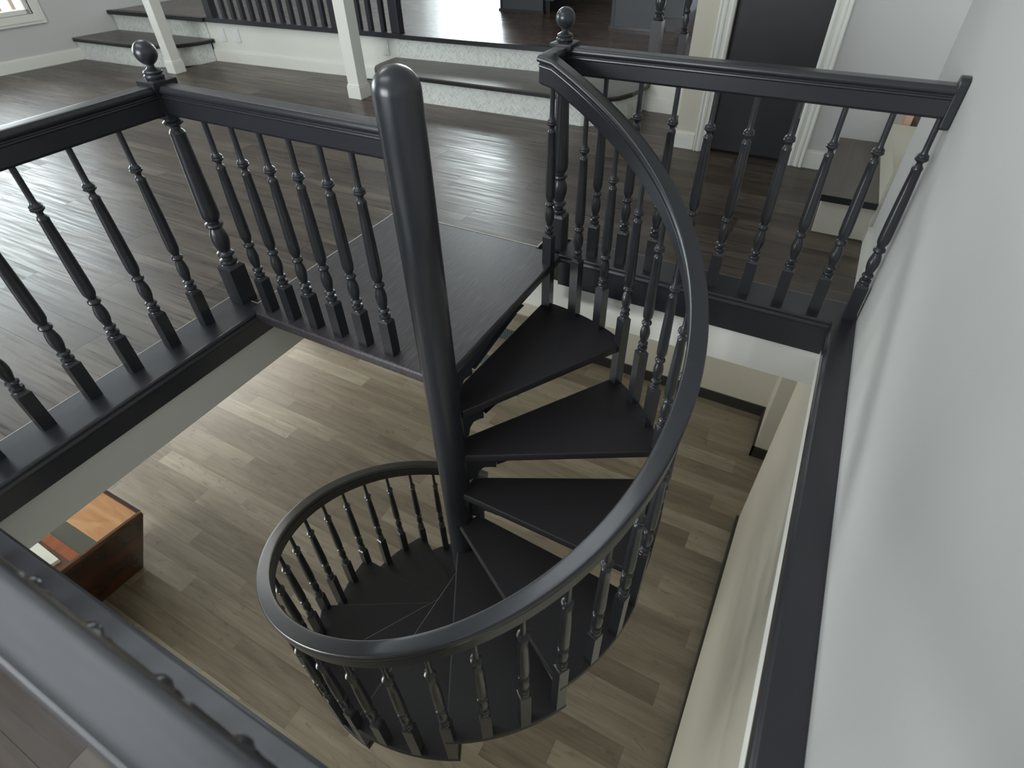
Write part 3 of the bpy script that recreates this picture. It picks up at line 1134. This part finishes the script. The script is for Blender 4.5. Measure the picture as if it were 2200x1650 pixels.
for x0, fl_, h_ in ((0.002, True, 2.05), (0.513, False, 2.05)):
    c_ = MB()
    c_.sweep([[(x, y, 0.0) for x, y in casing_profile(x0, fl_)], [(x, y, h_ + 0.09) for x, y in casing_profile(x0, fl_)]])
    build('door_casing', c_, M['white'], dr_)
build('door_casing', MB().box(-0.09, 0.605, -0.024, 0, 2.05, 2.14), M['white'], dr_)
kb_ = MB().lathe([(0.024, 0.0), (0.024, 0.006), (0.010, 0.010), (0.010, 0.030), (0.022, 0.036), (0.026, 0.048), (0.022, 0.058), (0.008, 0.062)], seg=20)
for i, v in enumerate(kb_.v):
    kb_.v[i] = (v[0], -v[2], v[1])
build('door_knob', kb_, M['metal'], dr_, smooth=40, loc=(0.045, 0.035, 0.90))
for z in (0.32, 1.05, 1.8):
    build('hinge', MB().box(0.494, 0.514, -0.006, 0.0345, z - 0.045, z + 0.045), M['metal'], dr_)
# hall baseboard on the block front
bb2 = MB()
for x0, x1 in ((-0.20, -0.060), (0.625, 0.80)):
    bb2.box(x0, x1, 2.586, 2.60, 0, 0.095)
    bb2.box(x0, x1, 2.591, 2.60, 0.095, 0.108)
bb2.box(-0.204, -0.19, 2.586, yk(-0.62) - 0.02, 0, 0.095)
bb2.box(-0.199, -0.19, 2.591, yk(-0.62) - 0.02, 0.095, 0.108)
struct('baseboard_hall', bb2, M['white'], 'cream baseboard around the wall corner beside the black door')

# small step at the right with cream riser
st = thing('side_step', 'dark wooden step board on a cream riser beside the right wall', 'step', (0, 0, 0))
ZS = 0.205
build('step_riser', MB().prism([(0.800, 1.725), (1.9, 1.735), (1.9, 2.599), (0.800, 2.599)], 0.0, ZS - 0.03), M['cream'], st)
tb = MB()
for i in range(7):
    x0 = 0.788 + 0.15 * i
    x1 = min(x0 + 0.1487, 1.74)
    if x1 > x0:
        pass
tbb = build('step_board', MB().prism([(0.788, 1.70), (1.040, 1.703), (1.010, 2.585), (0.788, 2.585)], ZS - 0.03, ZS), M['step_wood'], st)
build('step_nosing', MB().box(0.787, 1.041, 1.695, 1.7005, ZS - 0.031, ZS + 0.001), M['nosing'], st)
sb = MB().prism([(1.042, 1.703), (1.20, 1.703), (1.20, 2.40), (1.014, 2.40)], 0, ZS + 0.16)
build('side_panel', sb, M['cream'], st)
# unpainted timber and dark opening further right
tp = thing('timber_post', 'unpainted pinkish timber upright beyond the right end of the wall', 'timber', (1.085, 2.45, ZS))
build('upright', MB().box(-0.022, 0.012, -0.02, 0.148, 0.0, 0.26), M['pine'], tp)
build('dark_panel', MB().box(0.0125, 0.30, 0.02, 0.12, 0.0, 0.26), M['step_wood'], tp)
# baseboard end piece where the right wall stops
rb = MB()
rb.prism([(xw(1.69) - 0.014, 1.13), (xw(1.13), 1.10), (xw(1.69), 1.69), (xw(1.69) - 0.014, 1.69)], 0, 0.095)
struct('baseboard_right', rb, M['white'], 'short white baseboard on the right wall behind the far railing')

# ------------------------------------------------------------------ platform railing by the hall and kitchen cabinets
hr_ = thing('platform_railing', 'charcoal turned newel and baluster on the platform edge left of the cream wall', 'railing', (-0.62, 3.32, ZP))
nb = MB()
nb.box(-0.038, 0.038, -0.038, 0.038, 0, 0.21)
nb.lathe([(0.034, 0.21), (0.036, 0.22), (0.036, 0.23), (0.022, 0.24), (0.022, 0.245), (0.034, 0.252), (0.036, 0.262), (0.024, 0.27), (0.036, 0.31), (0.036, 0.33), (0.024, 0.37), (0.036, 0.385), (0.024, 0.40), (0.036, 0.43), (0.030, 0.75)], seg=20)
nb.box(-0.036, 0.036, -0.036, 0.036, 0.75, 1.0)
build('newel_post', nb, M['paint'], hr_, smooth=35)
nb = MB()
nb.box(-0.026, 0.026, -0.026, 0.026, 0, 0.14)
nb.lathe([(0.022, 0.14), (0.025, 0.148), (0.025, 0.155), (0.014, 0.16), (0.023, 0.17), (0.024, 0.175), (0.014, 0.18), (0.024, 0.22), (0.014, 0.26), (0.023, 0.275), (0.014, 0.29), (0.024, 0.33), (0.012, 0.62), (0.012, 0.82)], seg=16)
build('baluster', nb, M['paint'], hr_, smooth=35, loc=(0.20, 0, 0))
build('handrail', rail_along([(0, 0, 0.91), (0.2, 0, 0.91), (0.425, 0, 0.91)], 0.10), M['paint_x'], hr_, smooth=35)


def cabinet(label, x0, x1, y0, y1, hgt, toe):
    t = thing('kitchen_cabinet', label, 'cabinet', (x0, y0, ZP))
    w_, d_ = x1 - x0, y1 - y0
    build('carcass', MB().box(0.0, w_ - toe, 0.0, d_, 0.0, hgt), M['cabinet'], t, bevel=0.003)
    build('side_carcass', MB().box(w_ - toe, w_, 0.03, d_, 0.10, hgt), M['cabinet'], t, bevel=0.003)
    build('toe_kick', MB().box(w_ - toe, w_ - 0.05, 0.05, d_, 0.0, 0.0995), M['nosing'], t)
    build('base_shoe', MB().box(-0.012, w_ - toe + 0.012, -0.012, 0.0, 0.0, 0.02), M['paint'], t)
    build('side_strip', MB().box(0.0, 0.028, -0.004, 0.0, 0.02, hgt - 0.05), M['paint'], t)
    build('counter_top', MB().box(-0.03, w_ + 0.03, -0.03, d_, hgt, hgt + 0.04), M['plate'], t, bevel=0.004)
    build('cabinet_door', MB().box(w_, w_ + 0.018, 0.06, d_ * 0.45, 0.115, hgt - 0.03), M['cabinet'], t, bevel=0.003)
    build('cabinet_door', MB().box(w_, w_ + 0.018, d_ * 0.45 + 0.01, d_ * 0.9, 0.115, hgt - 0.03), M['cabinet'], t, bevel=0.003)
    return t


cabinet('dark slate kitchen cabinet at the top centre beside the bright floor', -2.55, -1.98, 4.40, 6.9, 0.9, 0.10)
cabinet('dark slate kitchen cabinet behind the far newel, left of the cream wall', -1.24, -0.64, 4.02, 6.9, 0.9, 0.16)

# ------------------------------------------------------------------ lower level walls
wlr = MB()
wlr.prism([(1.093, -5.0), (1.25, -5.0), (1.25, 2.18), (1.067, 2.18)], ZLOW, -0.285)
struct('wall_lower_right', wlr, M['cream'], 'cream wall of the lower level below the right side of the opening')
wl2 = MB()
wl2.box(1.02, 1.9, 3.13, 3.9, ZLOW, -0.30)
wl2.box(-2.12, 1.02, 3.765, 3.9, ZLOW, -0.30)
wl2.box(1.75, 1.9, 2.0, 3.13, ZLOW, -0.30)
wl2.box(1.25, 1.9, 2.0, 2.18, ZLOW, -0.30)
struct('wall_lower_back', wl2, M['cream'], 'cream back wall of the lower level with a corner at the right')
wl3 = MB()
wl3.box(-7.0, -6.86, -5.0, 1.4, ZLOW, -2.6)
wl3.box(-7.0, -6.86, -5.0, 1.4, -1.2, -0.30)
wl3.box(-7.0, -6.86, 3.4, 5.0, ZLOW, -0.30)
wl3.box(-7.0, -6.86, 1.4, 3.4, ZLOW, -2.6)
wl3.box(-7.0, -6.86, 1.4, 3.4, -1.2, -0.30)
wl3.box(-7.0, 1.1, -5.0, -4.86, ZLOW, -2.7)
wl3.box(-7.0, -6.4, -5.0, -4.86, -2.7, -1.1)
wl3.box(-4.0, 1.1, -5.0, -4.86, -2.7, -1.1)
wl3.box(-7.0, 1.1, -5.0, -4.86, -1.1, -0.30)
wl3.box(-7.0, -2.0, 4.9, 5.0, ZLOW, -0.30)
struct('wall_lower_left', wl3, M['cream'], 'cream walls with windows on the unseen sides of the lower level')
bbl = MB()
H_ = 0.13
bbl.prism([(1.093 - 0.024, 0.0), (1.0935, 0.0), (1.067, 2.18), (1.067 - 0.024, 2.18)], ZLOW, ZLOW + H_)
bbl.prism([(1.12, -4.8), (1.093, 0.0), (1.069, 0.0), (1.096, -4.8)], ZLOW, ZLOW + H_)
bbl.box(0.998, 1.02, 3.106, 3.765, ZLOW, ZLOW + H_)
bbl.box(0.998, 1.74, 3.106, 3.13, ZLOW, ZLOW + H_)
bbl.box(-2.12, 0.998, 3.742, 3.765, ZLOW, ZLOW + H_)
bbl.box(1.043, 1.75, 2.18, 2.20, ZLOW, ZLOW + H_)
struct('baseboard_lower', bbl, M['black_bb'], 'black baseboard at the foot of the lower cream walls')

# ribbed steps on the lower level
rs = thing('lower_steps', 'pale wooden steps with ribbed grey risers below the landing', 'steps', (-2.2, 3.11, ZLOW))
h1 = 0.196
for i, (y0, z0_) in enumerate(((0.0, 0.0), (0.34, h1))):
    rb_ = MB()
    for q in range(64):
        x = -1.2 + q * 0.026
        rb_.box(x, x + 0.013, y0 - 0.006, y0 + 0.012, z0_, z0_ + h1 - 0.012)
    rb_.box(-1.2, 0.46, y0, y0 + 0.02, z0_, z0_ + h1 - 0.012)
    o = build('ribbed_riser', rb_, M['ribbed'], rs)
    me = unit_mesh['low']
    for j, (a, b_) in enumerate(((-1.2, -0.36), (-0.355, 0.46))):
        for k, (ya, yb) in enumerate(((y0 - 0.01, y0 + 0.164), (y0 + 0.165, y0 + 0.339))):
            link('tread_board', me, None, rs, loc=((a + b_) / 2, (ya + yb) / 2, z0_ + h1 - 0.006), scale=(b_ - a, yb - ya, 0.012))
build('step_core', MB().box(-1.2, 0.46, 0.34, 1.2, 0.0, h1 * 2 - 0.0125), M['sub'], rs)
build('step_core', MB().box(-1.2, 0.46, 0.02, 0.34, 0.0, h1 - 0.0125), M['sub'], rs)
build('upper_board', MB().box(-1.2, 0.46, 0.68, 1.2, h1 * 2 - 0.012, h1 * 2), M['plank_low'], rs)

# ------------------------------------------------------------------ wooden counter on the lower level, left
ct = thing('wooden_counter', 'red-brown wooden counter with slanted front standing on the lower floor at left', 'counter', (-3.3, -0.9, ZLOW))
OX, OY = -3.3, -0.9
ZT = -2.1 - ZLOW


def C(x, y, z):
    return (x - OX, y - OY, z)


Yend = -2.3
top4 = [(-3.95, -0.556), (-2.95, -0.561), (-3.12, Yend), (-4.1, Yend)]
bot4 = [(-3.9, -0.69), (-3.47, -0.69), (-3.56, Yend), (-4.0, Yend)]
b = MB()
b.sweep([[C(x, y, 0.0) for x, y in bot4], [C(x, y, ZT - 0.03) for x, y in top4]])
build('slanted_panel', b, M['walnut'], ct, bevel=0.004)
b = MB()


def seg_box(y0, y1, x0, x1, z0, z1):
    """piece of the top between two y values, edges parallel to the counter front"""
    def fx(y, x):
        return x + (y + 0.561) * 0.098
    return MB().sweep([[C(fx(y0, x0), y0, z0), C(fx(y0, x1), y0, z0), C(fx(y1, x1), y1, z0), C(fx(y1, x0), y1, z0)],
                       [C(fx(y0, x0), y0, z1), C(fx(y0, x1), y0, z1), C(fx(y1, x1), y1, z1), C(fx(y1, x0), y1, z1)]])


build('front_rim', seg_box(-0.561, Yend, -2.975, -2.948, ZT - 0.03, ZT + 0.004), M['rimwood'], ct, bevel=0.003)
build('end_rim', seg_box(-0.556, -0.585, -3.95, -2.975, ZT - 0.03, ZT + 0.004), M['walnut'], ct, bevel=0.003)
build('honey_panel', seg_box(-0.586, -0.878, -3.95, -2.976, ZT - 0.03, ZT - 0.002), M['maple'], ct)
build('smoked_panel', seg_box(-0.879, -0.998, -3.95, -2.976, ZT - 0.03, ZT - 0.008), M['smoke'], ct)
build('orange_panel', seg_box(-0.999, -1.066, -3.95, -2.976, ZT - 0.03, ZT - 0.001), M['orange'], ct)
build('back_panel', seg_box(-1.067, Yend, -3.95, -2.976, ZT - 0.03, ZT - 0.002), M['rimwood'], ct)
pb = MB().sweep([[C(-3.42, -1.085, 0), C(-3.085, -1.095, 0), C(-3.10, -1.175, 0), C(-3.42, -1.23, 0)], [C(-3.42, -1.085, 0.03), C(-3.085, -1.095, 0.03), C(-3.10, -1.175, 0.03), C(-3.42, -1.23, 0.03)]])
for i, v in enumerate(pb.v):
    pb.v[i] = (v[0], v[1], v[2])
o = build('paper_stack', pb, M['paper'], None, loc=(OX, OY, -2.1 - 0.0015))
tag(o, 'bright white paper stack lying on the wooden counter', 'paper')
gr = MB().lathe([(0.030, 0.0), (0.034, 0.01), (0.034, 0.035), (0.024, 0.045)], seg=20)
o = build('bottle_cap', gr, M['green'], None, smooth=40, loc=(-3.19, -1.215, -2.1 - 0.0015))
tag(o, 'small green round lid beside the white paper on the counter', 'lid')
bb_ = MB().box(-0.05, 0.05, -0.02, 0.02, 0, 0.04)
o = build('wooden_block', bb_, M['brownbit'], None, bevel=0.004, loc=(-3.125, -1.235, -2.1 - 0.0015), rz=radians(20))
tag(o, 'small reddish brown block at the corner of the white paper', 'block')
